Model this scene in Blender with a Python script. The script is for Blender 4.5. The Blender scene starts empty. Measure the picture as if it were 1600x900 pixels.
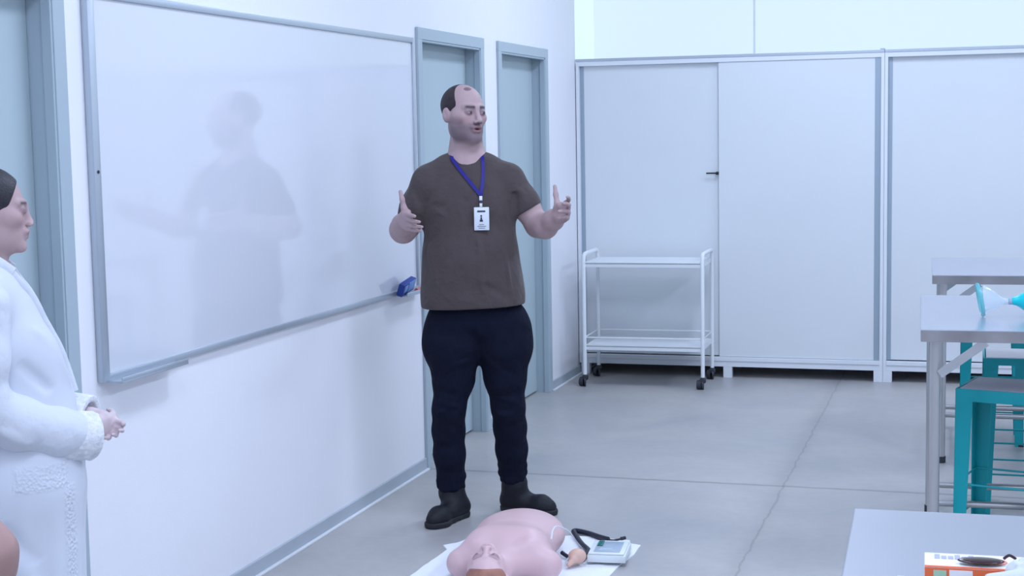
import bpy, bmesh, math, random
import numpy as np
from mathutils import Vector, Matrix
random.seed(4)
PI = math.pi
SC = bpy.context.scene
COL = SC.collection

# ------------------------------------------------------------------ camera, world, lights, exposure
pitch, yaw, roll = .1016, .296, -.018
fw = Vector((-math.sin(yaw)*math.cos(pitch), math.cos(yaw)*math.cos(pitch), -math.sin(pitch)))
rt = Vector((math.cos(yaw), math.sin(yaw), 0)); up = rt.cross(fw)
cr = rt*math.cos(roll)+up*math.sin(roll); cu = -rt*math.sin(roll)+up*math.cos(roll)
cam = bpy.data.cameras.new('camera'); cam.sensor_width = 36; cam.lens = 36*2386.9/1600
cam.clip_start = .05
camo = bpy.data.objects.new('camera', cam); COL.objects.link(camo)
camo.matrix_world = Matrix(((cr.x, cu.x, -fw.x, 2.5115), (cr.y, cu.y, -fw.y, 0), (cr.z, cu.z, -fw.z, 1.6), (0, 0, 0, 1)))
SC.camera = camo
SC.view_settings.view_transform = 'Standard'; SC.view_settings.look = 'None'
SC.view_settings.exposure = 0.0; SC.view_settings.gamma = 1; SC.view_settings.use_curve_mapping = False
wd = bpy.data.worlds.new('world'); SC.world = wd; wd.use_nodes = True
wd.node_tree.nodes['Background'].inputs[0].default_value = (.55, .72, 1, 1)
wd.node_tree.nodes['Background'].inputs[1].default_value = .6

def area(loc, sx, sy, power, colr=(.665, .765, 1.0), rot=(0, 0, 0)):
    l = bpy.data.lights.new('ceiling_lamp', 'AREA'); l.shape = 'RECTANGLE'; l.size = sx; l.size_y = sy
    l.energy = power*1.07; l.color = colr
    o = bpy.data.objects.new('ceiling_lamp', l); COL.objects.link(o); o.location = loc; o.rotation_euler = rot
for (lx, ly, pw) in [(1.5, 1.6, 42), (1.5, 4.6, 38), (1.6, 8.0, 40), (4.2, 1.2, 46), (4.2, 4.6, 50), (4.2, 8.0, 46), (1.9, -1.6, 30), (4.4, -1.6, 30)]:
    area((lx, ly, 3.34), .5, 1.25, pw)

# ------------------------------------------------------------------ materials
def mat(name, rgb, rough=.5, metal=0., spec=.5, noise=0., nscale=8., bump=0., bscale=40., coat=0., alpha=1., trans=0., attr=None, sub=0., sheen=0., bdist=.004):
    m = bpy.data.materials.new(name); m.use_nodes = True
    nt = m.node_tree; b = nt.nodes['Principled BSDF']
    b.inputs['Base Color'].default_value = (*rgb, 1); b.inputs['Roughness'].default_value = rough
    b.inputs['Metallic'].default_value = metal; b.inputs['Specular IOR Level'].default_value = spec
    b.inputs['Coat Weight'].default_value = coat; b.inputs['Alpha'].default_value = alpha
    b.inputs['Transmission Weight'].default_value = trans
    b.inputs['Coat Roughness'].default_value = .05
    if sub: b.inputs['Subsurface Weight'].default_value = sub; b.inputs['Subsurface Radius'].default_value = (.012, .005, .003); b.inputs['Subsurface Scale'].default_value = 1
    if sheen: b.inputs['Sheen Weight'].default_value = sheen
    tc = nt.nodes.new('ShaderNodeTexCoord')
    src = None
    if attr:
        a = nt.nodes.new('ShaderNodeAttribute'); a.attribute_name = attr; src = a.outputs['Color']
        nt.links.new(src, b.inputs['Base Color'])
    if noise:
        n = nt.nodes.new('ShaderNodeTexNoise'); n.inputs['Scale'].default_value = nscale; n.inputs['Detail'].default_value = 5
        nt.links.new(tc.outputs['Object'], n.inputs['Vector'])
        mr = nt.nodes.new('ShaderNodeMapRange'); mr.inputs[1].default_value = .25; mr.inputs[2].default_value = .75
        mr.inputs[3].default_value = 1-noise; mr.inputs[4].default_value = 1+noise
        nt.links.new(n.outputs['Fac'], mr.inputs[0])
        mx = nt.nodes.new('ShaderNodeVectorMath'); mx.operation = 'SCALE'
        if src: nt.links.new(src, mx.inputs[0])
        else: mx.inputs[0].default_value = rgb
        nt.links.new(mr.outputs[0], mx.inputs['Scale']); nt.links.new(mx.outputs[0], b.inputs['Base Color'])
    if bump:
        n2 = nt.nodes.new('ShaderNodeTexNoise'); n2.inputs['Scale'].default_value = bscale; n2.inputs['Detail'].default_value = 4
        nt.links.new(tc.outputs['Object'], n2.inputs['Vector'])
        bp = nt.nodes.new('ShaderNodeBump'); bp.inputs['Strength'].default_value = bump; bp.inputs['Distance'].default_value = bdist
        nt.links.new(n2.outputs['Fac'], bp.inputs['Height']); nt.links.new(bp.outputs[0], b.inputs['Normal'])
    return m
def emis(name, rgb, s):
    m = bpy.data.materials.new(name); m.use_nodes = True
    b = m.node_tree.nodes['Principled BSDF']; b.inputs['Base Color'].default_value = (.1, .1, .1, 1)
    b.inputs['Emission Color'].default_value = (*rgb, 1); b.inputs['Emission Strength'].default_value = s
    return m
M = {}
M['wall'] = mat('painted_wall', (.88, .885, .92), .6, noise=.012, nscale=3, bump=.12, bscale=160, spec=.3)
M['ceil'] = mat('ceiling_paint', (.80, .82, .84), .8)
M['doorleaf'] = mat('grey_door_laminate', (.47, .57, .60), .5, noise=.015, nscale=2, spec=.3)
M['doorframe'] = mat('grey_door_paint', (.42, .51, .56), .42)
M['base'] = mat('grey_skirting', (.44, .50, .55), .5, noise=.03)
M['basewhite'] = mat('white_floor_edge', (.80, .83, .86), .5)
M['board'] = mat('whiteboard_enamel', (.72, .745, .80), .09, spec=.5, coat=.5, noise=.01, nscale=1.5)
M['alu'] = mat('brushed_aluminium', (.50, .56, .62), .38, metal=.55)
M['cab'] = mat('white_cabinet_laminate', (.76, .80, .82), .42, spec=.4, noise=.012, nscale=2)
M['cabbody'] = mat('white_cabinet_frame', (.80, .84, .88), .45)
M['profile'] = mat('grey_pull_profile', (.36, .44, .51), .4, metal=.3)
M['dark'] = mat('black_plastic', (.018, .02, .026), .45)
M['rubber'] = mat('black_rubber', (.03, .033, .045), .55)
M['whitemetal'] = mat('white_powder_coat', (.82, .86, .88), .35)
M['steel'] = mat('stainless_steel', (.62, .64, .66), .26, metal=.85, noise=.04, nscale=6)
M['steeltop'] = mat('brushed_steel_top', (.47, .50, .58), .22, metal=.5, noise=.015, nscale=3)
M['steeledge'] = mat('dull_steel_edge', (.36, .35, .36), .35, metal=.6, noise=.25, nscale=5)
M['steelleg'] = mat('stainless_tube', (.55, .55, .55), .3, metal=.8)
M['teal'] = mat('teal_paint', (.0, .36, .40), .38, spec=.5)
M['seat'] = mat('grey_seat_board', (.50, .50, .53), .5, noise=.05, nscale=14)
M['tshirt'] = mat('brown_cotton', (.086, .070, .070), .95, noise=.05, nscale=30, bump=.55, bscale=11, bdist=.03, spec=.1, sheen=.15)
M['jeans'] = mat('dark_denim', (.006, .008, .021), .9, noise=.15, nscale=25, bump=.6, bscale=13, bdist=.03, spec=.15)
M['shoe'] = mat('black_shoe_leather', (.011, .012, .018), .6, noise=.2, nscale=30, bump=.3, bscale=90, spec=.3)
M['sole'] = mat('black_shoe_sole', (.014, .015, .02), .7)
M['skin'] = mat('skin', (.5, .35, .3), .55, attr='col', spec=.35, sub=.0, noise=.04, nscale=40)
M['hair'] = mat('dark_hair', (.035, .027, .032), .6, noise=.3, nscale=60, bump=.5, bscale=300, spec=.3)
M['hairblack'] = mat('black_hair', (.018, .017, .024), .5, noise=.3, nscale=60, bump=.4, bscale=200)
M['eyewhite'] = mat('eye', (.5, .48, .48), .3, attr='col')
M['blue'] = mat('blue_ribbon', (.010, .005, .21), .6)
M['card'] = mat('white_card', (.74, .80, .86), .35)
M['ink'] = mat('dark_print', (.05, .05, .09), .6)
M['coat'] = mat('white_coat_cotton', (.70, .74, .80), .85, noise=.02, nscale=12, bump=.5, bscale=9, bdist=.03, spec=.2)
M['trouser'] = mat('pale_trousers', (.5, .55, .62), .9)
M['greyshirt'] = mat('grey_shirt', (.3, .32, .36), .9)
M['mskin'] = mat('pink_vinyl', (.70, .50, .50), .42, attr='col', spec=.4, noise=.02, nscale=9)
M['mhair'] = mat('auburn_moulded_hair', (.36, .16, .115), .6, noise=.25, nscale=26, bump=.5, bscale=60)
M['cloth'] = mat('white_cloth', (.84, .87, .92), .9, bump=.3, bscale=25)
M['devwhite'] = mat('white_device_plastic', (.74, .80, .80), .4)
M['devgrey'] = mat('grey_device_panel', (.36, .45, .55), .3)
M['green'] = mat('green_buttons', (.0, .16, .13), .4)
M['devblack'] = mat('navy_hose', (.022, .025, .045), .5)
M['tube'] = mat('clear_tube', (.75, .8, .84), .3)
M['bulb'] = mat('flesh_rubber', (.70, .45, .36), .5)
M['erblue'] = mat('blue_felt_block', (.015, .05, .30), .55)
M['erlight'] = mat('light_blue_block_face', (.16, .30, .62), .5)
M['red'] = mat('red_marker', (.65, .16, .16), .5)
M['boxwhite'] = mat('white_carton', (.85, .86, .88), .55)
M['boxorange'] = mat('orange_print', (.80, .16, .05), .55)
M['boxpink'] = mat('salmon_print', (.80, .30, .22), .55)
M['boxlilac'] = mat('lilac_print', (.42, .42, .80), .55)
M['boxgreen'] = mat('pale_green_print', (.38, .60, .42), .55)
M['lens'] = mat('brown_lens', (.045, .02, .022), .2)
M['glove'] = mat('white_glove_rubber', (.62, .66, .64), .6)
M['maskteal'] = mat('clear_teal_cushion', (.16, .62, .66), .25, alpha=.62)
M['maskclear'] = mat('clear_mask_dome', (.72, .86, .95), .12, alpha=.42, spec=.8)
M['bagteal'] = mat('turquoise_rubber', (.0, .60, .66), .35)
M['lace'] = mat('white_lace', (.80, .82, .86), .8, bump=1., bscale=90, noise=.14, nscale=60)
M['sky'] = emis('frosted_daylight_glass', (.635, .80, .92), 1.0)
M['wallglow'] = emis('wall_return_glow', (.65, .86, .92), 1.0)  # emission for the brightened wall return, no pane of its own

# concrete floor: stains and saw-cut joints are marks with a shape of their own
fm = mat('polished_concrete', (.3, .3, .3), .3, spec=.45)
nt = fm.node_tree; bs = nt.nodes['Principled BSDF']
def N(t, **k):
    n = nt.nodes.new(t)
    for a, v in k.items(): setattr(n, a, v)
    return n
geo = N('ShaderNodeNewGeometry'); sep = N('ShaderNodeSeparateXYZ'); nt.links.new(geo.outputs['Position'], sep.inputs[0])
n1 = N('ShaderNodeTexNoise'); n1.inputs['Scale'].default_value = 1.3; n1.inputs['Detail'].default_value = 7; n1.inputs['Roughness'].default_value = .62; n1.inputs['Distortion'].default_value = .6
nt.links.new(geo.outputs['Position'], n1.inputs['Vector'])
rp = N('ShaderNodeValToRGB'); e = rp.color_ramp.elements
e[0].position = .30; e[0].color = (.365, .365, .375, 1); e[1].position = .72; e[1].color = (.515, .495, .47, 1)
nt.links.new(n1.outputs['Fac'], rp.inputs[0])
n3 = N('ShaderNodeTexNoise'); n3.inputs['Scale'].default_value = 22; n3.inputs['Detail'].default_value = 4; nt.links.new(geo.outputs['Position'], n3.inputs['Vector'])
m3 = N('ShaderNodeMapRange'); m3.inputs[3].default_value = .93; m3.inputs[4].default_value = 1.07; nt.links.new(n3.outputs['Fac'], m3.inputs[0])
n4 = N('ShaderNodeTexNoise'); n4.inputs['Scale'].default_value = 9; nt.links.new(geo.outputs['Position'], n4.inputs['Vector'])
def joint(sock, pos, w, dark, wob):
    a = N('ShaderNodeMath', operation='MULTIPLY_ADD'); nt.links.new(n4.outputs['Fac'], a.inputs[0]); a.inputs[1].default_value = wob; a.inputs[2].default_value = -pos-wob/2
    b_ = N('ShaderNodeMath', operation='ADD'); nt.links.new(sock, b_.inputs[0]); nt.links.new(a.outputs[0], b_.inputs[1])
    c = N('ShaderNodeMath', operation='ABSOLUTE'); nt.links.new(b_.outputs[0], c.inputs[0])
    d = N('ShaderNodeMapRange', interpolation_type='SMOOTHSTEP'); d.inputs[1].default_value = 0; d.inputs[2].default_value = w
    d.inputs[3].default_value = dark; d.inputs[4].default_value = 1
    nt.links.new(c.outputs[0], d.inputs[0]); return d.outputs[0]
cur = m3.outputs[0]
for s_ in (joint(sep.outputs['Y'], 6.777, .022, .62, .02), joint(sep.outputs['X'], 1.70, .008, .74, .03), joint(sep.outputs['X'], 1.69, .07, .92, .05)):
    mm = N('ShaderNodeMath', operation='MULTIPLY'); nt.links.new(cur, mm.inputs[0]); nt.links.new(s_, mm.inputs[1]); cur = mm.outputs[0]
vs = N('ShaderNodeVectorMath', operation='SCALE'); nt.links.new(rp.outputs[0], vs.inputs[0]); nt.links.new(cur, vs.inputs['Scale'])
nt.links.new(vs.outputs[0], bs.inputs['Base Color'])
rr = N('ShaderNodeMapRange'); rr.inputs[3].default_value = .28; rr.inputs[4].default_value = .5; nt.links.new(n1.outputs['Fac'], rr.inputs[0]); nt.links.new(rr.outputs[0], bs.inputs['Roughness'])
M['floor'] = fm

# ------------------------------------------------------------------ mesh helpers
def tag(o, label=None, cat=None, group=None, kind=None):
    if label: o['label'] = label
    if cat: o['category'] = cat
    if group: o['group'] = group
    if kind: o['kind'] = kind
    return o
def empty(name, loc=(0, 0, 0), rz=0.):
    o = bpy.data.objects.new(name, None); COL.objects.link(o); o.location = loc; o.rotation_euler = (0, 0, rz)
    o.empty_display_size = .1
    return o
def copy_tree(o, parent=None):
    c = o.copy(); COL.objects.link(c)
    if parent: c.parent = parent
    for ch in list(o.children): copy_tree(ch, c)
    return c
def catmull(pts, n=8):
    P = [Vector(p) for p in pts]; out = []
    for i in range(len(P)-1):
        p0 = P[max(i-1, 0)]; p1 = P[i]; p2 = P[i+1]; p3 = P[min(i+2, len(P)-1)]
        for k in range(n):
            t = k/n
            out.append(.5*((2*p1)+(-p0+p2)*t+(2*p0-5*p1+4*p2-p3)*t*t+(-p0+3*p1-3*p2+p3)*t**3))
    out.append(P[-1]); return out
class MB:
    def __init__(s): s.bm = bmesh.new()
    def box(s, c, size, bev=0., rz=0., R=None, seg=2):
        r = bmesh.ops.create_cube(s.bm, size=1)['verts']
        for v in r: v.co = Vector((v.co.x*size[0], v.co.y*size[1], v.co.z*size[2]))
        if bev:
            es = list({e for v in r for e in v.link_edges})
            g = bmesh.ops.bevel(s.bm, geom=es, offset=bev, segments=seg, affect='EDGES', profile=.5)
            r = list({v for v in g['verts']} | {v for v in r if v.is_valid})
        m = R if R is not None else Matrix.Rotation(rz, 3, 'Z')
        for v in r: v.co = m @ v.co + Vector(c)
        return s
    def b2(s, lo, hi, bev=0.):
        return s.box([(a+b)/2 for a, b in zip(lo, hi)], [b-a for a, b in zip(lo, hi)], bev)
    def tube(s, pts, r, seg=12, cap=True, radii=None, flat=None):
        P = [Vector(p) for p in pts]; rings = []
        nrm = None
        for i, p in enumerate(P):
            t = (P[min(i+1, len(P)-1)]-P[max(i-1, 0)]).normalized()
            if nrm is None:
                a = Vector((0, 0, 1)) if abs(t.z) < .9 else Vector((1, 0, 0)); nrm = t.cross(a).normalized()
            if i: nrm = pt_.rotation_difference(t) @ nrm
            pt_ = t; nrm = (nrm - t*nrm.dot(t)).normalized(); bn = t.cross(nrm)
            rr = radii[i] if radii else r
            f1, f2 = flat or (1, 1)
            rings.append([s.bm.verts.new(p+(nrm*math.cos(2*PI*k/seg)*f1+bn*math.sin(2*PI*k/seg)*f2)*rr) for k in range(seg)])
        for a, b in zip(rings, rings[1:]):
            for k in range(seg): s.bm.faces.new((a[k], a[(k+1) % seg], b[(k+1) % seg], b[k]))
        if cap: s.bm.faces.new(rings[0][::-1]); s.bm.faces.new(rings[-1])
        return s
    def cyl(s, a, b, r, seg=20): return s.tube([a, b], r, seg)
    def lathe(s, prof, o, axis=(0, 0, 1), seg=28, cap=False, sq=(1, 1)):
        q = Vector((0, 0, 1)).rotation_difference(Vector(axis)); rings = []
        for (r, z) in prof:
            rings.append([s.bm.verts.new(q @ Vector((r*math.cos(2*PI*k/seg)*sq[0], r*math.sin(2*PI*k/seg)*sq[1], z))+Vector(o)) for k in range(seg)])
        for a, b in zip(rings, rings[1:]):
            for k in range(seg): s.bm.faces.new((a[k], a[(k+1) % seg], b[(k+1) % seg], b[k]))
        if cap: s.bm.faces.new(rings[0][::-1]); s.bm.faces.new(rings[-1])
        return s
    def frust(s, lo4, hi4):   # eight corner solid: four lower, four upper points (ccw)
        v = [s.bm.verts.new(p) for p in lo4]+[s.bm.verts.new(p) for p in hi4]
        s.bm.faces.new((v[3], v[2], v[1], v[0])); s.bm.faces.new(v[4:])
        for k in range(4): s.bm.faces.new((v[k], v[(k+1) % 4], v[4+(k+1) % 4], v[4+k]))
        return s
    def build(s, name, m, parent=None, smooth=True):
        bmesh.ops.recalc_face_normals(s.bm, faces=s.bm.faces)
        me = bpy.data.meshes.new(name); s.bm.to_mesh(me); s.bm.free(); me.materials.append(m)
        if smooth:
            me.polygons.foreach_set('use_smooth', [True]*len(me.polygons))
            me.set_sharp_from_angle(angle=.6)
        o = bpy.data.objects.new(name, me); COL.objects.link(o)
        if parent: o.parent = parent
        return o

# ------------------------------------------------------------------ signed distance modelling for bodies and soft shapes
def npv(a): return np.array(a, float)
class Sdf:
    def __init__(s): s.p = []; s.R = np.eye(3); s.t = np.zeros(3); s.s = 1.; s.dis = []
    def frame(s, R=np.eye(3), t=(0, 0, 0), sc=1.): s.R = npv(R); s.t = npv(t); s.s = sc; return s
    def X(s, p): return s.R @ (npv(p)*s.s)+s.t
    def cap(s, a, b, ra, rb, k=.02, op=0):
        a = s.X(a); b = s.X(b); ra *= s.s; rb *= s.s
        s.p.append(('c', (a, b, ra, rb), k*s.s, op, (a+b)/2, np.linalg.norm(a-b)/2+max(ra, rb))); return s
    def chain(s, pts, k=.02):
        for u, v in zip(pts, pts[1:]): s.cap(u[:3], v[:3], u[3], v[3], k)
        return s
    def ell(s, c, r, k=.02, op=0, R=None):
        c = s.X(c); r = npv(r)*s.s; RR = s.R @ (npv(R) if R is not None else np.eye(3))
        s.p.append(('e', (c, r, RR), k*s.s, op, c, max(r))); return s
    def group(s, sub, c, rad, k=.02):
        s.p.append(('g', sub, k, 0, npv(c), rad)); return s
    def half(s, p, n, k=.002):      # cut away everything on the side n points to
        p = s.X(p); n = s.R @ npv(n); n = n/np.linalg.norm(n)
        s.p.append(('h', (p, n), k, 2, None, None)); return s
    def cutarm(s, p, n, rad, k=.002):   # cut beyond a plane but only near p
        p = s.X(p); n = s.R @ npv(n); n = n/np.linalg.norm(n)
        s.p.append(('l', (p, n, rad*s.s), k, 2, None, None)); return s
    def fold(s, a, b, amp, w, side=None):
        s.dis.append((s.X(a), s.X(b), amp*s.s*getattr(s, 'gain', 1.), w*s.s)); return s
    def __call__(s, P):
        d = np.full(len(P), 1.0)
        for kind, q, k, op, c, rad in s.p:
            if c is not None:
                idx = np.nonzero(((P-c)**2).sum(1) < (rad+.08)**2)[0]
                if len(idx) == 0: continue
                X = P[idx]
            else: idx = slice(None); X = P
            if kind == 'c':
                a, b, ra, rb = q; ab = b-a; L = max(ab@ab, 1e-12)
                t = np.clip(((X-a)@ab)/L, 0, 1); dn = np.linalg.norm(X-a-t[:, None]*ab, axis=1)-(ra+(rb-ra)*t)
            elif kind == 'e':
                cc, r, RR = q; Y = (X-cc)@RR; k0 = np.linalg.norm(Y/r, axis=1); k1 = np.linalg.norm(Y/(r*r), axis=1)
                dn = k0*(k0-1)/np.maximum(k1, 1e-6)
            elif kind == 'g': dn = q(X)
            elif kind == 'h': dn = (X-q[0])@q[1]
            elif kind == 'l':
                v = X-q[0]; dn = np.minimum(v@q[1], q[2]-np.linalg.norm(v, axis=1))
            do = d[idx]; kk = max(k, 1e-5)
            if op == 0:
                h = np.clip(.5+.5*(do-dn)/kk, 0, 1); d[idx] = do*(1-h)+dn*h-kk*h*(1-h)
            elif op == 1:   # subtract
                h = np.clip(.5-.5*(do+dn)/kk, 0, 1); d[idx] = do*(1-h)-dn*h+kk*h*(1-h)
            else:
                h = np.clip(.5-.5*(do-dn)/kk, 0, 1); d[idx] = do*(1-h)+dn*h+kk*h*(1-h)
        for a, b, amp, w in s.dis:
            m = (a+b)/2; idx = np.nonzero(((P-m)**2).sum(1) < (np.linalg.norm(b-a)/2+2.5*w)**2)[0]
            if len(idx) == 0: continue
            X = P[idx]; ab = b-a; t = np.clip(((X-a)@ab)/max(ab@ab, 1e-9), 0, 1)
            r2 = ((X-a-t[:, None]*ab)**2).sum(1)
            d[idx] -= amp*np.exp(-r2/(w*w))*np.sin(np.clip(t*1.0, .0, 1)*PI)**.5
        return d
def surf(name, f, lo, hi, h, m, parent=None, color=None):
    lo = npv(lo); B = 8
    nb = np.ceil((npv(hi)-lo)/(h*B)).astype(int); n = nb*B+1
    A = np.ones(n, np.float32)
    gi = np.stack(np.meshgrid(*[np.arange(k) for k in nb], indexing='ij'), -1).reshape(-1, 3)
    dc = f(lo+(gi*B+B/2)*h)
    act = np.abs(dc) < B*h*.87+.015
    for g, dv in zip(gi[~act], dc[~act]):
        if dv < 0: A[g[0]*B:g[0]*B+B+1, g[1]*B:g[1]*B+B+1, g[2]*B:g[2]*B+B+1] = -1
    loc = np.stack(np.meshgrid(*[np.arange(B+1)]*3, indexing='ij'), -1).reshape(-1, 3)
    ga = gi[act]
    for i in range(0, len(ga), 400):
        idx = (ga[i:i+400, None, :]*B+loc[None]).reshape(-1, 3)
        A[idx[:, 0], idx[:, 1], idx[:, 2]] = f(lo+idx*h)
    S = A < 0
    cnt = np.zeros(n-1, np.int8)
    sl = lambda o: tuple(slice(o[a], n[a]-1+o[a]) for a in range(3))
    C8 = [(i, j, k) for i in (0, 1) for j in (0, 1) for k in (0, 1)]
    for o in C8: cnt += S[sl(o)]
    cell = np.argwhere((cnt > 0) & (cnt < 8))
    vid = np.full(n-1, -1, np.int32); vid[cell[:, 0], cell[:, 1], cell[:, 2]] = np.arange(len(cell))
    acc = np.zeros((len(cell), 3)); num = np.zeros(len(cell))
    for ax in range(3):
        for o in C8:
            if o[ax]: continue
            p = cell+npv(o).astype(int); q = p.copy(); q[:, ax] += 1
            va = A[p[:, 0], p[:, 1], p[:, 2]]; vb = A[q[:, 0], q[:, 1], q[:, 2]]
            cr_ = (va < 0) != (vb < 0); t = np.where(cr_, va/np.where(cr_, va-vb, 1), 0)
            pos = p.astype(float); pos[:, ax] += t
            acc[cr_] += pos[cr_]; num[cr_] += 1
    V = lo+acc/np.maximum(num, 1)[:, None]*h
    F = []
    for ax in range(3):
        b, c = [(1, 2), (2, 0), (0, 1)][ax]
        s0 = [slice(1, n[a]-1) for a in range(3)]; s1 = list(s0); s0[ax] = slice(0, n[ax]-1); s1[ax] = slice(1, n[ax])
        a0 = S[tuple(s0)]; a1 = S[tuple(s1)]; e = np.argwhere(a0 != a1)
        if not len(e): continue
        off = np.ones(3, int); off[ax] = 0; e = e+off; ins = S[e[:, 0], e[:, 1], e[:, 2]]
        q = []
        for db, dc_ in ((-1, -1), (0, -1), (0, 0), (-1, 0)):
            g = e.copy(); g[:, b] += db; g[:, c] += dc_; q.append(vid[g[:, 0], g[:, 1], g[:, 2]])
        q = np.stack(q, 1); q[~ins] = q[~ins][:, ::-1]; F.append(q)
    F = np.concatenate(F); F = F[(F >= 0).all(1)]
    me = bpy.data.meshes.new(name); me.vertices.add(len(V)); me.vertices.foreach_set('co', V.astype(np.float32).ravel())
    me.loops.add(F.size); me.loops.foreach_set('vertex_index', F.ravel().astype(np.int32))
    me.polygons.add(len(F)); me.polygons.foreach_set('loop_start', np.arange(0, F.size, 4, dtype=np.int32))
    me.update(calc_edges=True); me.polygons.foreach_set('use_smooth', np.ones(len(F), bool))
    if color is not None:
        cc = np.ones((len(V), 4), np.float32); cc[:, :3] = color(V)
        at = me.color_attributes.new('col', 'FLOAT_COLOR', 'POINT'); at.data.foreach_set('color', cc.ravel())
    me.materials.append(m); me.validate()
    o = bpy.data.objects.new(name, me); COL.objects.link(o)
    if parent: o.parent = parent
    return o
def rz(a): c, s = math.cos(a), math.sin(a); return np.array([[c, -s, 0], [s, c, 0], [0, 0, 1]])
def rx(a): c, s = math.cos(a), math.sin(a); return np.array([[1, 0, 0], [0, c, -s], [0, s, c]])
def ry(a): c, s = math.cos(a), math.sin(a); return np.array([[c, 0, s], [0, 1, 0], [-s, 0, c]])
def sm(x, a, b): t = np.clip((x-a)/(b-a), 0, 1); return t*t*(3-2*t)
def unit(v): v = npv(v); return v/np.linalg.norm(v)

# ------------------------------------------------------------------ room
def structure(name, mb, m): o = mb.build(name, m, None, False); o['kind'] = 'structure'; return o
structure('floor', MB().b2((-.25, -2.6, -.12), (6.6, 10.4, 0)), M['floor'])
structure('ceiling', MB().b2((-.25, -2.6, 3.4), (6.6, 10.4, 3.5)), M['ceil'])
DZ = 2.045; DT = 2.096
openings = [(2.915, 3.805), (6.815, 7.71), (8.075, 8.97)]
w = MB(); y0 = -2.6
for a, b in openings:
    w.b2((-.2, y0, 0), (0, a, 3.4)); w.b2((-.2, a, DZ), (0, b, 3.4)); y0 = b
w.b2((-.2, y0, 0), (0, 9.735, 3.4)); w.b2((-.2, 9.735, 0), (0, 10.3, 2.04))
structure('wall_left', w, M['wall'])
structure('wall_right', MB().b2((6.4, -2.6, 0), (6.6, 10.4, 3.4)), M['wall'])
structure('wall_front', MB().b2((0, -2.6, 0), (6.4, -2.4, 3.4)), M['wall'])
structure('wall_back', MB().b2((-.2, 10.25, 0), (6.4, 10.4, 2.02)), M['wall'])
wn = structure('window_1', MB().b2((-.05, 10.27, 2.02), (1.085, 10.29, 3.4)).b2((1.097, 10.27, 2.02), (6.4, 10.29, 3.4)), M['sky'])
mb = MB().b2((1.085, 10.255, 2.02), (1.097, 10.30, 3.4)); mb.build('window_mullion', M['cabbody'], wn, False)
glow_strip = structure('wall_glow_strip', MB().b2((-.02, 9.736, 2.035), (-.004, 10.285, 3.4)), M['wallglow'])  # added glowing strip that brightens the left wall return beyond the cabinet front
for i, (a, b) in enumerate(openings):
    d = empty('door_%d' % (i+1), (0, (a+b)/2, 0)); d['kind'] = 'structure'
    ha = (b-a)/2; f = MB()
    far = -.2
    for s in (-1, 1):       # jambs with facing and a rebate
        f.b2((-.20, min(s*ha, s*(ha-.003)), 0), (.0, max(s*ha, s*(ha-.003)), DZ))
        ya, yb = sorted((s*(ha-.004), s*(ha+.055))); f.b2((0, ya, 0), (.014, yb, DT), .002)
        ya, yb = sorted((s*(ha-.012), s*(ha-.002))); f.b2((-.022, ya, 0), (.010, yb, DZ-.002), .002)
    f.b2((-.2, -ha, DZ-.004), (0, ha, DZ)); f.b2((0, -ha-.0557, DZ-.004), (.0148, ha+.0557, DT), .002)
    f.b2((-.022, -ha+.002, DZ-.014), (.010, ha-.002, DZ-.002), .002)
    f.build('door_frame', M['doorframe'], d, False)
    MB().b2((-.115, -ha+.005, .010), (-.073, ha-.005, DZ-.006), .002).build('door_leaf', M['doorleaf'], d, False)
    MB().b2((-.20, -ha, 0), (-.12, ha, .004)).build('threshold', M['dark'], d, False)
segs = [(-2.4, 2.86), (3.86, 6.755), (7.765, 8.02), (9.025, 10.2)]
b = MB(); s = MB()
for a, c in segs: b.b2((0, a, 0), (.012, c, .058), .002); s.b2((.012, a, 0), (.026, c, .009), .002)
bo = structure('baseboard_left', b, M['base']); s.build('floor_edge_strip', M['basewhite'], bo, False)

# ------------------------------------------------------------------ whiteboard
wb = empty('whiteboard', (0, 5.325, 0)); tag(wb, 'large glossy whiteboard in an aluminium frame on the left wall', 'whiteboard')
Y0, Y1, Z0, Z1 = 3.963-5.325, 6.687-5.325, .876, 2.041
MB().b2((.001, Y0+.02, Z0+.02), (.014, Y1-.015, Z1-.02)).build('writing_surface', M['board'], wb, False)
f = MB(); f.b2((.001, Y0-.0008, Z0-.0008), (.024, Y0+.036, Z1+.0008), .003).b2((.001, Y1-.022, Z0-.0008), (.024, Y1+.0008, Z1+.0008), .003)
f.b2((.001, Y0, Z1-.024), (.023, Y1, Z1), .003).b2((.001, Y0, Z0), (.023, Y1, Z0+.022), .003).build('board_frame', M['alu'], wb)
for (a, c) in ((Y0+.02, Y0+.42), (Y1-.30, Y1+.0)):
    t = MB(); t.b2((.02, a, Z0-.004), (.075, c, Z0+.003), .001).b2((.069, a, Z0+.0), (.075, c, Z0+.014), .002); t.build('pen_tray', M['alu'], wb)
MB().cyl((.02, Y0+.018, 1.505), (.0265, Y0+.018, 1.505), .005, 12).build('screw', M['dark'], wb)
er = empty('board_eraser', (.060, 6.425, Z0+.0035), PI/2); tag(er, 'blue board eraser leaning on the pen tray by the door end of the whiteboard', 'board eraser')
er.rotation_euler = (0, 0, PI/2)
R = Matrix.Rotation(-.14, 3, 'Y') @ Matrix.Rotation(.35, 3, 'X')
MB().box((0, .006, .036), (.155, .03, .060), .006, R=R).build('felt_block', M['erblue'], er)
MB().box((.024, -.0095, .038), (.080, .004, .046), .002, R=R).box((-.045, -.0095, .030), (.040, .004, .034), .002, R=R).build('grip_face', M['erlight'], er)
mk = empty('marker_pen', (.056, 6.60, Z0+.011)); tag(mk, 'red marker pen lying on the pen tray beside the blue eraser', 'marker')
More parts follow.
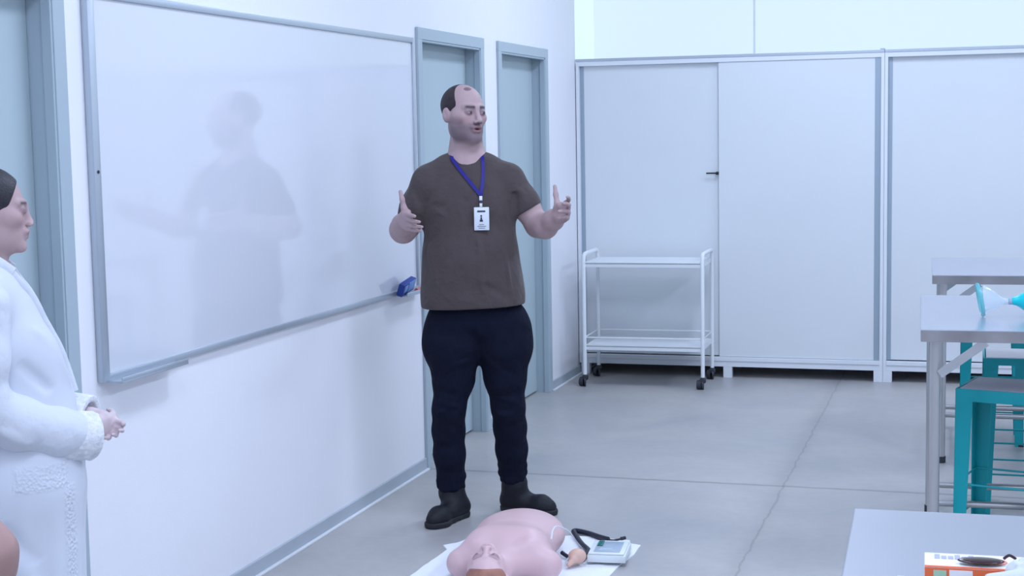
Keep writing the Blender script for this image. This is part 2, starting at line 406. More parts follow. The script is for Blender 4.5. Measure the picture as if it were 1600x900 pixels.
MB().cyl((0, -.055, 0), (0, .03, 0), .0085, 14).build('barrel', M['red'], mk); MB().cyl((0, .03, 0), (0, .062, 0), .0095, 14).build('cap', M['boxpink'], mk)

# ------------------------------------------------------------------ sliding-door cabinets
def cabinet(x0, x1, label, mirror):
    o = empty('storage_cabinet', (x0, 9.722, 0)); tag(o, label, 'cabinet', None)
    W = x1-x0; dp = .50; zb, zt = .072, 2.058
    c = MB(); c.b2((0, 0, zb), (.020, dp, zt), .001).b2((W-.020, 0, zb), (W, dp, zt), .001)
    c.b2((.02, 0, 2.018), (W-.02, dp, zt), .001).b2((.02, .0, zb), (W-.02, dp, .125), .001).b2((.02, -.006, .108), (W-.02, .02, .135), .002)
    c.b2((.02, dp-.02, .12), (W-.02, dp, 2.02)); c.build('carcass', M['cabbody'], o, False)
    t = MB(); t.b2((0, -.004, 2.047), (W, dp, 2.064), .001).build('top_rail', M['alu'], o, False)
    split = .937-x0 if not mirror else .93
    MB().b2((.045, .034, .139), (split+.04, .052, 2.018), .001).build('sliding_door', M['cab'], o, False)
    MB().b2((split, .008, .137), (W-.055, .026, 2.019), .001).build('sliding_door', M['cab'], o, False)
    MB().b2((.0195, .030, .137), (.046, .054, 2.018), .001).build('pull_profile', M['profile'], o, False)
    MB().b2((W-.056, .006, .137), (W-.0205, .028, 2.018), .001).build('pull_profile', M['profile'], o, False)
    for fx in ((.012, .962-x0, W-.055) if not mirror else (.0, .95, W-.07)):
        wdt = .055
        MB().b2((fx, .001, 0), (fx+wdt, .05, zb+.002), .001).build('foot', M['cabbody'], o, False)
        MB().b2((fx, dp-.06, 0), (fx+wdt, dp, zb+.002), .001).build('foot', M['cabbody'], o, False)
    return o, split
c1, sp = cabinet(.006, 1.962, 'white two-door sliding cabinet on the left, against the corner behind the trolley', False)
lk = MB(); lk.cyl((sp-.012, .034, 1.316), (sp-.012, -.002, 1.316), .010, 14).box((sp-.045, -.002, 1.317), (.070, .006, .010), .002); lk.build('lock_key', M['dark'], c1)
MB().b2((1.93, -.003, 2.064), (1.957, .04, 2.071), .001).build('corner_bracket', M['profile'], c1)
c2, sp2 = cabinet(1.9635, 3.92, 'white sliding cabinet on the right, behind the steel tables', True)

# ------------------------------------------------------------------ trolley
tr = empty('trolley', (.535, 9.44, 0), .02); tag(tr, 'white two-tier metal trolley on black castors in front of the left cabinet', 'trolley')
HX, HY = .372, .20
for sx in (-1, 1):      # one bent tube per side makes two legs and the handle
    p = [(sx*HX, -HY, .075), (sx*HX, -HY, .80), (sx*HX, -HY+.012, .825), (sx*HX, -HY+.04, .835), (sx*HX, HY-.04, .835), (sx*HX, HY-.012, .825), (sx*HX, HY, .80), (sx*HX, HY, .075)]
    MB().tube(p, .0125, 12).build('side_frame', M['whitemetal'], tr)
def tray(z, name):
    t = MB(); t.b2((-HX+.008, -HY-.004, z-.012), (HX-.008, HY+.004, z), .002)
    for s in (-1, 1): t.b2((-HX+.01, s*HY-.004, z-.03), (HX-.01, s*HY+.004, z+.002), .001)
    t.b2((-HX+.006, -HY, z-.03), (-HX+.012, HY, z+.002)).b2((HX-.012, -HY, z-.03), (HX-.006, HY, z+.002))
    return t.build(name, M['whitemetal'], tr, False)
tray(.782, 'top_shelf'); tray(.262, 'bottom_shelf')
MB().tube([(-HX, -HY, .31), (-HX, HY, .31), (HX, HY, .31), (HX, -HY, .31), (-HX, -HY, .31)], .0045, 8).build('guard_rail', M['whitemetal'], tr)
for sx in (-1, 1):
    for sy in (-1, 1):
        c = MB(); a = random.uniform(-.8, .8); x, y = sx*HX, sy*HY; dx, dy = math.cos(a)*.017, math.sin(a)*.017
        for q in (-1, 1): c.cyl((x-dx+q*dx*.9-dx*.2, y-dy*.2+q*dy*.9, .029), (x+q*dx*.35, y+q*dy*.35, .029), .029, 22)
        c.box((x, y, .055), (.036, .036, .03), .006).cyl((x, y, .05), (x, y, .08), .011, 12)
        c.build('castor', M['rubber'], tr)

# ------------------------------------------------------------------ steel tables
def table(x, y, dep, wid, rails, label, rot=.035, z=.9, top=None):
    o = empty('lab_table', (x, y, 0), rot); tag(o, label, 'table')
    t = MB(); t.b2((0, 0, z-.042), (wid, dep, z), .003); t.build('table_top', top or M['steeltop'], o, False)
    if not top: MB().b2((.001, -.0012, z-.0415), (wid-.001, .0, z-.002)).build('front_edge', M['steeledge'], o, False)
    for k, (lx, ly) in enumerate(((.047, .06), (.047, dep-.06), (wid-.052, .06), (wid-.052, dep-.06))):
        l = MB(); l.cyl((lx, ly, .022), (lx, ly, z-.042), .0205, 24); lg = l.build('leg', M['steelleg'], o)
        MB().cyl((lx, ly, 0), (lx, ly, .03), .024, 18).build('foot_cap', M['rubber'], lg)
    for ly in (.06, dep-.06):
        for s, lx in ((1, .052), (-1, wid-.052)):
            a = Vector((lx+s*.012, ly-.02, z-.16)); c = Vector((lx+s*.165, ly-.02, z-.045)); v = c-a; ang = math.atan2(v.z, v.x)
            MB().box((a+c)/2, (v.length, .004, .03), 0, R=Matrix.Rotation(-ang, 3, 'Y')).build('brace', M['steel'], o)
    r = MB(); ra, rb = rails; lx = .052; rx_ = wid-.052
    for yy in (ra, rb):
        r.tube([(lx, yy, .2), (rx_, yy, .2)], .013, 12)
    for q in (lx+.002, rx_-.002): r.tube([(q, .06, .2), (q, dep-.06, .2)], .013, 12)
    r.build('foot_rail', M['steelleg'], o)
    return o
table(2.334, 5.385, 1.12, 1.5, (.40, .70), 'steel-topped lab table in the middle of the right side, holding the turquoise mask', .035)
table(2.318, 7.372, .98, 1.5, (.22, .44), 'steel-topped lab table farthest back, in front of the right cabinet', .03)
M['fgtop'] = mat('pale_steel_worktop', (.33, .355, .40), .42, metal=.2, noise=.02, nscale=3)
table(2.334, 1.78, 1.04, 1.5, (.3, .7), 'pale work table in the near right corner carrying the orange and white boxes', .03, top=M['fgtop'])

# ------------------------------------------------------------------ stools
def make_stool(slots):
    o = empty('stool'); H, S = .65, .15
    MB().b2((-S+.012, -S+.012, H-.012), (S-.012, S-.012, H+.002), .003).build('seat', M['seat'], o)
    f = MB()
    for sx, sy, hx, hy in ((0, -1, S, .004), (0, 1, S, .004), (-1, 0, .004, S), (1, 0, .004, S)):
        cx, cy_ = sx*(S-.004), sy*(S-.004)
        if slots and sy == -1:
            f.b2((-S, cy_-.003, H-.029), (S, cy_+.003, H)); f.b2((-S, cy_-.003, H-.095), (S, cy_+.003, H-.073))
            for a, c in ((-S, -S+.047), (-S+.125, -S+.164), (-S+.242, S)): f.b2((a, cy_-.003, H-.073), (c, cy_+.003, H-.029))
        else: f.b2((cx-hx, cy_-hy, H-.045), (cx+hx, cy_+hy, H), .001)
    f.build('apron', M['teal'], o)
    for sx in (-1, 1):
        for sy in (-1, 1):
            l = MB(); T, Bm, ex_ = .062, .040, .004; tx, ty = sx*S, sy*S; bx, by = sx*(S+ex_), sy*(S+ex_)
            th = .003       # folded sheet: an L of two tapering plates
            lo = [(bx, by, 0), (bx-sx*Bm, by, 0), (bx-sx*Bm, by-sy*th, 0), (bx, by-sy*th, 0)]
            hi = [(tx, ty, H), (tx-sx*T, ty, H), (tx-sx*T, ty-sy*th, H), (tx, ty-sy*th, H)]
            l.frust(lo, hi)
            lo = [(bx, by, 0), (bx, by-sy*Bm, 0), (bx-sx*th, by-sy*Bm, 0), (bx-sx*th, by, 0)]
            hi = [(tx, ty, H), (tx, ty-sy*T, H), (tx-sx*th, ty-sy*T, H), (tx-sx*th, ty, H)]
            l.frust(lo, hi); lg = l.build('leg', M['teal'], o, False)
            MB().box((bx-sx*.011, by-sy*.011, .006), (.026, .026, .012), .002).build('foot_cap', M['rubber'], lg)
    for z in (.17, .30):
        c = MB(); e2 = .15+.004*(1-z/.65)-.006
        for a, b_ in (((-e2, -e2), (e2, -e2)), ((e2, -e2), (e2, e2)), ((e2, e2), (-e2, e2)), ((-e2, e2), (-e2, -e2))):
            c.tube([(*a, z), (*b_, z)], .004, 8)
        c.build('cross_bar', M['teal'], o)
    return o
st = make_stool(False); st.location = (2.629, 5.792, 0); st.rotation_euler.z = -.24
tag(st, 'turquoise metal stool with grey seat tucked under the middle table, nearest of the stools', 'stool', 'turquoise stools at the tables')
st2 = make_stool(True); st2.location = (2.695, 6.60, 0); st2.rotation_euler.z = .0
tag(st2, 'turquoise metal stool with slotted seat frame behind the middle table', 'stool', 'turquoise stools at the tables')
st3 = copy_tree(st); st3.location = (2.595, 8.02, 0); st3.rotation_euler.z = .0
tag(st3, 'turquoise metal stool farthest back, under the far steel table by the cabinet', 'stool', 'turquoise stools at the tables')

# ------------------------------------------------------------------ heads and hands
def head(S, R, t, sc, male=True, eyes=True, mouth_open=.0):
    S.frame(R, t, sc)
    S.ell((0, .018, .035), (.076, .096, .082), .02)
    S.ell((0, -.028, -.03), (.060, .062, .085) if male else (.056, .060, .078), .035)
    S.ell((0, -.036, -.082), (.050 if male else .042, .046, .036), .03)
    S.cap((-.01, -.076, -.102), (.01, -.076, -.102), .017 if male else .013, .017 if male else .013, .022)
    for s in (-1, 1):
        S.ell((s*.047, .002, -.060), (.016, .028, .03), .035)
        S.cap((s*.046, -.058, -.018), (s*.052, -.03, -.012), .018, .017, .025)
        S.cap((s*.010, -.084, .024), (s*.045, -.068, .024), .009 if male else .006, .007, .014)
        S.ell((s*.031, -.099, .004), (.017, .016, .012), .012, op=1)
        S.ell((s*.031, -.078, .003), (.0165, .0135, .0125), .004)
        S.ell((s*.0775, .014, -.008), (.009, .019, .031), .006, R=ry(s*.12)@rz(-s*.35))
        S.ell((s*.087, .008, -.004), (.006, .010, .017), .004, op=1)
    nl = 0 if male else .010
    S.cap((0, -.084, .018), (0, -.106+nl, -.026), .0085, .0095, .012); S.ell((0, -.108+nl, -.031), (.0115, .012, .0095), .008)
    for s in (-1, 1): S.ell((s*.0125, -.099, -.036), (.008, .010, .007), .006)
    S.cap((-.018, -.088, -.056), (.018, -.088, -.056), .0085, .0085, .010)
    S.cap((-.014, -.093, -.055), (.014, -.093, -.055), .0055, .0055, .005)
    S.cap((-.013, -.090, -.071), (.013, -.090, -.071), .0065, .0065, .006)
    if mouth_open: S.ell((0, -.100, -.0635), (.013, .014, .0035+mouth_open), .003, op=1)
    S.frame()
def inv(V, R, t, sc): return (V-npv(t))@npv(R)/sc
def head_color(V, R, t, sc, base, stubble=0., brow=(.03, .022, .03), lip=(.42, .20, .21)):
    q = inv(V, R, t, sc); x, y, z = q.T; n = len(V)
    c = np.tile(npv(base), (n, 1))
    near = (np.abs(x) < .12) & (np.abs(y) < .13) & (z > -.14) & (z < .14)
    def mix(w, col):
        nonlocal c
        w = np.where(near, w, 0)[:, None]; c = c*(1-w)+npv(col)*w
    fr = sm(-y, .0, .02)
    if stubble:
        w = sm(-z, .030, .060)*sm(-y, -.02, .01)*stubble
        mous = np.exp(-((z+.046)/.008)**2)*sm(-y, .07, .085)*(np.abs(x) < .035)*stubble
        side = sm(-z, .0, .05)*sm(-y, -.03, 0.)*sm(np.abs(x), .045, .06)*stubble*.8
        w = np.clip(np.maximum(np.maximum(w, mous), side), 0, 1)*(1-sm(-z, .102, .128))
        mix(w, (.17, .125, .145))
    mix(.35*np.exp(-((np.abs(x)-.045)/.02)**2-((z+.02)/.02)**2)*fr, (base[0]*1.05, base[1]*.8, base[2]*.8))
    bz = .024+.05*(np.abs(x)-.02)*(1-(np.abs(x)-.02)*14)
    mix(.97*np.exp(-((z-bz)/(.0064 if stubble else .0045))**2)*sm(np.abs(x), .008, .014)*(1-sm(np.abs(x), .042, .054))*sm(-y, .045, .055), brow)
    eye = np.exp(-(((np.abs(x)-.031)/.017)**2+((z-.003)/.0085)**2)**2)*sm(-y, .06, .07)
    mix(.85*eye, (base[0]*.30, base[1]*.27, base[2]*.33))
    mix(.45*np.exp(-(((np.abs(x)-.030)/.022)**2+((z-.006)/.016)**2)**2)*sm(-y, .055, .065), (base[0]*.4, base[1]*.32, base[2]*.38))
    w_ = np.exp(-(((np.abs(x)-.031)/.0135)**2+((z-.0015)/.0042)**2)**2)*sm(-y, .07, .08)
    mix(.8*w_, (base[0]*.95, base[1]*1.15, base[2]*1.2))
    mix(.97*np.exp(-(((x-np.sign(x)*.031-.003)/.0062)**2+((z-.002)/.0052)**2)**2)*sm(-y, .07, .08), (.015, .010, .012))
    mix(.85*np.exp(-((z+.063)/.0115)**4-(x/.021)**4)*sm(-y, .085, .092), lip)
    mix(.95*np.exp(-((z+.0635)/.0042)**4-(x/.015)**4)*sm(-y, .07, .08), (.07, .02, .03))
    mix(.8*np.exp(-((z+.040)/.004)**2-((np.abs(x)-.009)/.005)**2)*sm(-y, .085, .09), (.12, .06, .07))
    return c
def hand(S, wrist, f, t, n, sc=1., curl=(.5, .5, .5, .5), thumb=None, spread=.10, wr=.027):
    """f finger direction, t thumb side, n palm normal (fingers curl towards n)"""
    w = npv(wrist); f = unit(f); t = unit(npv(t)-f*(npv(t)@f)); n = unit(npv(n)-f*(npv(n)@f)-t*(npv(n)@t))
    P = lambda a, b, c: w+(f*a+t*b+n*c)*sc
    S.frame()
    ks = [(.092, .030, .0), (.096, .010, -.002), (.091, -.010, -.001), (.082, -.028, .002)]
    for (a, b, c) in ks:
        S.cap(P(.005, b*.55, 0), P(a-.006, b, c), .016*sc, .0115*sc, .014)
    S.cap(P(.02, -.026, .006), P(.05, -.028, .006), .014*sc, .012*sc, .014)
    S.cap(P(.015, .026, .008), P(.045, .032, .010), .015*sc, .013*sc, .014)
    ln = [(.042, .026, .021), (.046, .029, .022), (.042, .027, .021), (.033, .021, .019)]
    for i, ((a, b, c), L3) in enumerate(zip(ks, ln)):
        p = P(a-.004, b, c); ang = curl[i]*.55; sp = spread*(1.2-i)*.8; rr = [.0098, .0088, .0078, .0066]
        if i == 3: rr = [x*.88 for x in rr]
        for j, Ls in enumerate(L3):
            d = f*math.cos(ang)+n*math.sin(ang); d = unit(d+t*sp)
            q = p+d*Ls*sc; S.cap(p, q, rr[j]*sc, rr[j+1]*sc, .0025 if j else .006); p = q; ang += curl[i]*.6
    th = thumb or [(.030, .045, .012), (.052, .070, .014), (.066, .098, .010)]
    p = P(.018, .026, .008)
    for q, ra, rb in zip(th, (.016, .0115, .0098), (.0118, .0098, .0078)):
        q = P(*q); S.cap(p, q, ra*sc, rb*sc, .008); p = q

# ------------------------------------------------------------------ the man in the brown t-shirt
SK = (.47, .335, .34)
man = empty('person', (.605, 5.92, 0), .296)
tag(man, 'standing man in a brown t-shirt and dark jeans gesturing with both hands', 'person')
HR = rz(.62)@ry(.03); HT = (-.083, -.012, 1.678); HS = 1.0
B = Sdf(); head(B, HR, HT, HS, True, mouth_open=.002)
B.cap((-.078, .03, 1.50), (-.082, .015, 1.62), .066, .060, .03)
B.cap((-.078, .012, 1.44), (-.078, .02, 1.52), .075, .064, .04)
B.chain([(-.20, .01, 1.415, .06), (-.075, .015, 1.45, .075), (.06, .01, 1.415, .06)], .04)
B.ell((-.07, .01, 1.28), (.15, .10, .18), .05); B.ell((-.066, .005, 1.03), (.165, .11, .2), .06); B.ell((-.05, .02, .86), (.155, .105, .12), .05)
B.chain([(-.160, .0, .78, .085), (-.158, -.01, .6, .068), (-.177, -.015, .45, .046), (-.175, .01, .3, .046), (-.170, .04, .14, .034)], .03)
B.chain([(.065, .0, .78, .085), (.068, .0, .6, .066), (.077, .02, .45, .046), (.083, .07, .3, .046), (.086, .13, .14, .034)], .03)
B.chain([(-.170, .035, .08, .034), (-.20, -.02, .040, .022)], .02); B.chain([(.086, .135, .08, .034), (.14, .11, .040, .022)], .02)
# image-left arm: elbow low, forearm towards the viewer
B.chain([(-.235, .01, 1.405, .055), (-.305, .03, 1.275, .048), (-.328, .04, 1.222, .046), (-.339, -.05, 1.216, .050), (-.333, -.15, 1.242, .039), (-.326, -.210, 1.262, .029)], .03)
hand(B, (-.325, -.212, 1.268), (.27, -.95, -.08), (-.05, .02, 1), (.95, .27, -.05), .98, (.10, .28, .45, .50), thumb=[(.016, .048, .0), (.012, .082, -.004), (.004, .112, -.008)], spread=.04)
# image-right arm
B.chain([(.095, .01, 1.405, .055), (.165, -.01, 1.29, .049), (.205, -.02, 1.222, .045), (.235, -.07, 1.222, .047), (.268, -.135, 1.250, .037), (.285, -.180, 1.272, .029)], .03)
hand(B, (.286, -.184, 1.270), (.36, -.88, .26), (-.10, .20, .97), (-.80, -.5, .1), 1.0, (.35, .6, .85, 1.0), thumb=[(.012, .046, .004), (.010, .082, .004), (.008, .116, .002)], spread=.06)
surf('body', B, (-.50, -.46, 0.0), (.50, .26, 1.84), .0042, M['skin'], man,
     color=lambda V: head_color(V, HR, HT, HS, SK, stubble=.85))
# hair: short sides and back, bare front and crown
H = Sdf(); H.frame(HR, HT, HS)
H.ell((0, .020, .034), (.0795, .0995, .0845), .01)
H.ell((0, -.082, .060), (.066, .122, .078), .012, op=1)
H.ell((0, -.108, -.02), (.12, .085, .12), .01, op=1); H.ell((0, -.03, -.040), (.12, .030, .04), .01, op=1)
H.half((0, 0, -.050), (0, -.35, -1), .01); H.frame()
surf('hair', H, (-.24, -.16, 1.56), (.08, .14, 1.84), .0035, M['hair'], man)
H = Sdf(); H.frame(HR, HT, HS)
H.ell((0, .0185, .0355), (.077, .097, .0826), .01); H.ell((-.020, -.050, .105), (.036, .026, .022), .012, op=2); H.frame()
surf('thin_hair', H, (-.24, -.16, 1.56), (.08, .14, 1.84), .0032, mat('thinning_hair', (.20, .13, .14), .6, noise=.3, nscale=70), man)
# t-shirt
T = Sdf()
T.ell((-.07, .0, 1.30), (.178, .128, .20), .05)
T.ell((-.066, -.012, 1.08), (.186, .142, .22), .06)
T.chain([(-.140, .0, 1.30, .108), (-.140, 0, 1.10, .108), (-.145, 0, .95, .112)], .05); T.chain([(-.002, 0, 1.30, .104), (-.002, 0, 1.10, .106), (.016, 0, .95, .112)], .05)
T.chain([(-.145, 0, .99, .115), (-.15, 0, .86, .118)], .05); T.chain([(.015, 0, .99, .115), (.022, 0, .86, .118)], .05)
T.ell((-.063, -.01, .93), (.195, .142, .16), .05)
T.chain([(-.225, .01, 1.405, .068), (-.15, .015, 1.445, .065), (-.078, .02, 1.462, .076), (-.005, .015, 1.445, .065), (.075, .01, 1.405, .068)], .035)
A_ = Sdf(); A_.chain([(-.232, .01, 1.40, .072), (-.285, .02, 1.30, .066), (-.318, .03, 1.22, .062)], .03).half((-.308, .028, 1.246), (-.42, .05, -.9))
T.group(A_, (-.27, .02, 1.32), .20, .03)
A_ = Sdf(); A_.chain([(.088, .01, 1.40, .072), (.148, -.005, 1.31, .064), (.19, -.015, 1.22, .060)], .03).half((.166, -.008, 1.283), (.50, -.05, -.86))
T.group(A_, (.14, 0, 1.32), .20, .03)
T.ell((-.066, -.04, 1.08), (.15, .12, .15), .05)
T.ell((-.078, -.01, 1.550), (.080, .098, .060), .012, op=1)
T.half((-.06, 0, .897), (.03, 0, -1), .006)
rnd = random.Random(7); T.gain = 1.7
T.fold((-.255, -.10, 1.335), (-.16, -.14, 1.345), .006, .012).fold((-.25, -.10, 1.30), (-.15, -.145, 1.27), .006, .012)
T.fold((-.245, -.09, 1.317), (-.16, -.13, 1.310), -.012, .009)
T.fold((-.255, -.08, 1.34), (-.245, -.10, 1.26), -.016, .012)
T.fold((-.035, -.16, 1.22), (-.02, -.16, .96), .005, .012).fold((.07, -.14, 1.22), (.10, -.12, .95), .006, .013).fold((.09, -.12, 1.28), (.05, -.15, 1.05), -.005, .014)
T.fold((-.24, -.09, 1.16), (-.19, -.13, .96), .005, .014).fold((-.15, -.15, 1.10), (-.20, -.12, .92), .004, .015)
T.fold((-.22, -.11, .96), (-.05, -.16, .93), .004, .012).fold((-.02, -.16, 1.0), (.10, -.13, .93), -.004, .016)
T.fold((.115, -.06, 1.36), (.108, -.09, 1.24), -.016, .011).fold((.13, -.07, 1.38), (.17, -.06, 1.29), .006, .010)
T.fold((-.30, -.05, 1.36), (-.27, -.05, 1.27), .004, .012).fold((-.04, -.14, 1.40), (.06, -.12, 1.36), .003, .012)
for i in range(16):
    x = rnd.uniform(-.22, .10); z = rnd.uniform(.95, 1.25); a = rnd.uniform(-.05, .05)
    T.fold((x, -.14, z), (x+a, -.14, z+rnd.uniform(.06, .16)), rnd.choice((-.003, .003)), rnd.uniform(.009, .018))
ts = surf('t_shirt', T, (-.42, -.22, .85), (.30, .20, 1.56), .0045, M['tshirt'], man)
# jeans
J = Sdf()
J.ell((-.052, .012, .85), (.196, .135, .12), .04)
J.chain([(-.148, .0, .80, .112), (-.150, -.008, .72, .112), (-.150, -.012, .6, .083), (-.172, -.018, .47, .0645), (-.176, .0, .38, .064), (-.175, .015, .28, .062), (-.171, .035, .165, .058)], .03)
J.chain([(.060, .0, .80, .112), (.062, .0, .72, .108), (.062, .005, .6, .084), (.072, .015, .47, .066), (.078, .05, .38, .065), (.083, .085, .28, .063), (.086, .125, .175, .058)], .03)
J.ell((-.208, .005, .755), (.066, .085, .10), .03); J.ell((.112, .005, .755), (.058, .085, .10), .03)
J.gain = 1.5
J.half((-.05, 0, .912), (0, 0, 1), .004); J.half((0, 0, .118), (0, 0, -1), .004)
for (cx, cy_, zz) in ((-.172, .035, .185), (-.171, .037, .155), (-.173, .035, .132), (.085, .122, .205), (.086, .125, .17), (.087, .128, .142)):
    for k in range(5):
        a = rnd.uniform(0, 2*PI); b_ = a+rnd.uniform(1, 2.2); r_ = .060
        J.fold((cx+r_*math.cos(a), cy_+r_*math.sin(a), zz+rnd.uniform(-.008, .008)), (cx+r_*math.cos(b_), cy_+r_*math.sin(b_), zz+rnd.uniform(-.008, .008)), .012, .012)
for cx, cy_ in ((-.176, -.02), (.075, .01)):
    for k in range(7):
        z = rnd.uniform(.36, .56); J.fold((cx-.045, cy_-.065, z), (cx+.045, cy_-.065, z+rnd.uniform(-.04, .04)), rnd.choice((-.005, .006)), .012)
for s, cx in ((-1, -.17), (1, .08)):
    for k in range(5):
        z = rnd.uniform(.62, .74); J.fold((-.045, -.11, .70), (cx, -.10, z-.04), rnd.choice((-.004, .005)), .013)
J.fold((-.045, -.14, .90), (-.045, -.11, .72), .004, .008)
J.fold((-.25, -.07, .86), (-.19, -.11, .88), -.004, .006); J.fold((.15, -.07, .86), (.09, -.11, .88), -.004, .006)
surf('jeans', J, (-.34, -.22, .08), (.26, .24, .96), .0045, M['jeans'], man)
# shoes
def shoe(heel, toe, ank, name='shoe', parent=man, m=None, hgt=.115):
    h = npv(heel); t = npv(toe); d = unit(t-h); L = np.linalg.norm(t-h); s = np.array([-d[1], d[0], 0]); z = npv((0, 0, 1))
    P = lambda a, b, c: h+d*a*L+s*b+z*c
    U = Sdf(); U.chain([(*P(.14, 0, .045), .037), (*P(.45, 0, .042), .036), (*P(.74, .004, .036), .040), (*P(.88, .004, .030), .030)], .03)
    U.chain([(*P(.15, 0, .05), .038), (*npv(ank)+z*hgt*.0, .046)], .03); U.cap(P(.32, 0, .07), npv(ank)+d*.012+z*-.02, .034, .045, .04)
    U.half((0, 0, .016), (0, 0, -1), .004); U.half((0, 0, ank[2]+.02), (0, 0, 1), .004)
    for k in range(4): U.fold(P(.36+.09*k, -.02, .095-.012*k), P(.36+.09*k, .02, .095-.012*k), .005, .006)
    U.fold(P(.55, -.04, .03), P(.62, .04, .03), -.004, .006)
    lo = np.minimum(h, t)-.09; hi = np.maximum(h, t)+.09; lo[2] = 0; hi[2] = ank[2]+.08
    so = surf(name, U, lo, hi, .004, m or M['shoe'], parent)
    W_ = Sdf(); W_.chain([(*P(.13, 0, .016), .040), (*P(.45, 0, .018), .036), (*P(.76, .004, .016), .045), (*P(.88, .004, .016), .035)], .03)
    W_.half((0, 0, .0), (0, 0, -1), .002); W_.half((0, 0, .024), (0, 0, 1), .004)
    W_.ell(P(.40, 0, -.006), (.03, .06, .016), .006, op=1, R=rz(math.atan2(d[1], d[0])))
    surf('sole', W_, lo-np.array([0, 0, .01]), hi, .004, M['sole'], so)
shoe((-.115, .085, 0), (-.262, -.140, 0), (-.168, .040, .125))
shoe((.040, .165, 0), (.262, .050, 0), (.088, .128, .135))

# lanyard and badge
bd = empty('id_badge', (.605, 5.92, 0), .296); tag(bd, 'white name card on a blue lanyard worn over the brown t-shirt', 'badge')
def on_shirt(x, z, off=.004):
    ys = np.linspace(-.26, .0, 200); P = np.stack([np.full(200, x), ys, np.full(200, z)], 1); d = T(P)
    i = np.nonzero(d < off)[0]; return ys[i[0]] if len(i) else -.07
def ribbon(pts, wdt=.014, th=.0018):
    P = [Vector(p) for p in pts]; m = MB(); rings = []
    for i, p in enumerate(P):
        t = (P[min(i+1, len(P)-1)]-P[max(i-1, 0)]).normalized(); nrm = Vector((0, -1, .15)).normalized(); sd = t.cross(nrm).normalized(); nn = sd.cross(t).normalized()
        rings.append([m.bm.verts.new(p+sd*a*wdt/2+nn*b_*th) for a, b_ in ((-1, 0), (1, 0), (1, 1), (-1, 1))])
    for a, b_ in zip(rings, rings[1:]):
        for k in range(4): m.bm.faces.new((a[k], a[(k+1) % 4], b_[(k+1) % 4], b_[k]))
    m.bm.faces.new(rings[0]); m.bm.faces.new(rings[-1][::-1]); return m
for side in (0, 1):
    X0, Zt = ((-.143, 1.522), (-.013, 1.520))[side]; pts = [(X0, .02, Zt+.012), (X0+(.004, -.002)[side], -.012, Zt-.004)]
    for k in range(1, 15):
        u = k/14; x = X0+(-.021-X0)*u**1.05+(0, .006*math.sin(u*PI))[side]; z = Zt-.012+(1.352-Zt+.012)*u; y = on_shirt(x, z)
        pts.append((x, min(y, -.03 if z > 1.48 else y)-.002, z))
    ribbon(pts).build('lanyard', M['blue'], bd)
yb = on_shirt(-.02, 1.33)-.006
MB().b2((-.027, yb-.004, 1.332), (-.015, yb+.001, 1.350), .001).b2((-.0265, yb-.004, 1.306), (-.0155, yb, 1.322), .001).build('clip', M['whitemetal'], bd)
MB().b2((-.0255, yb-.005, 1.321), (-.0165, yb, 1.333), .001).build('clip_band', M['ink'], bd)
yc = min(on_shirt(-.02, 1.30), on_shirt(-.02, 1.215))-.010
cd = MB().b2((-.049, yc, 1.214), (.011, yc+.003, 1.306), .002).build('name_card', M['card'], bd)
pr = MB()
for a, c, z, hh in ((-.036, -.004, 1.286, .007), (-.030, -.010, 1.236, .002), (-.036, -.002, 1.229, .002), (-.032, -.006, 1.222, .002)): pr.b2((a, yc-.0006, z), (c, yc, z+hh))
pr.b2((-.024, yc-.0006, 1.250), (-.017, yc, 1.266)).b2((-.027, yc-.0006, 1.248), (-.014, yc, 1.256)); pr.cyl((-.0205, yc-.0006, 1.271), (-.0205, yc, 1.271), .004, 10)
pr.build('card_print', M['ink'], cd, False)

# ------------------------------------------------------------------ the woman in the white coat
TH = .6141
wom = empty('person', (.218, 3.164, 0), TH)
tag(wom, 'woman in a white coat with lace cuffs standing in profile at the left edge', 'person')
WR = rz(PI/2)@ry(.0)@rx(.03); WT = (.018, .0, 1.432); WS = .86
SK2 = (.50, .355, .355)
B = Sdf(); head(B, WR, WT, WS, False)
B.cap((-.015, 0, 1.25), (-.002, 0, 1.37), .050, .048, .03)
B.chain([(-.01, -.13, 1.225, .045), (-.01, 0, 1.25, .06), (-.01, .13, 1.225, .045)], .04)
B.ell((.0, 0, 1.10), (.09, .13, .16), .05); B.ell((.03, 0, .85), (.10, .14, .16), .05)
for s in (-1, 1):
    B.chain([(.03, s*.08, .80, .075), (.02, s*.08, .45, .05), (.0, s*.08, .10, .035)], .03); B.cap((.0, s*.08, .06), (.12, s*.085, .035), .032, .022, .02)
B.chain([(-.01, -.16, 1.21, .04), (-.03, -.185, .99, .036), (.11, -.12, .905, .033), (.205, -.052, .882, .024)], .03)
B.chain([(-.01, .16, 1.21, .04), (-.03, .185, .99, .036), (.11, .12, .925, .033), (.215, .02, .905, .024)], .03)
hand(B, (.205, -.050, .880), (.85, .45, .10), (.1, -.1, 1), (-.5, .85, 0), .76, (1.0, 1.1, 1.2, 1.3), thumb=[(.03, .038, .004), (.055, .040, .012), (.078, .034, .018)], spread=.02)
hand(B, (.210, .020, .905), (.86, -.35, -.35), (0, .2, 1), (-.4, -.9, 0), .76, (.9, 1.0, 1.1, 1.2), thumb=[(.03, .03, .004), (.055, .034, .012), (.076, .030, .016)], spread=.02)
surf('body', B, (-.18, -.28, 0), (.40, .28, 1.58), .0042, M['skin'], wom, color=lambda V: np.where(((V[:, 0] > .15) & (V[:, 2] < 1.0) & (V[:, 2] > .7))[:, None], npv((.68, .56, .58)), head_color(V, WR, WT, WS, SK2, 0, brow=(.05, .035, .045), lip=(.42, .20, .22))))
H = Sdf(); H.frame(WR, WT, WS); H.ell((0, .022, .038), (.084, .104, .090), .01)
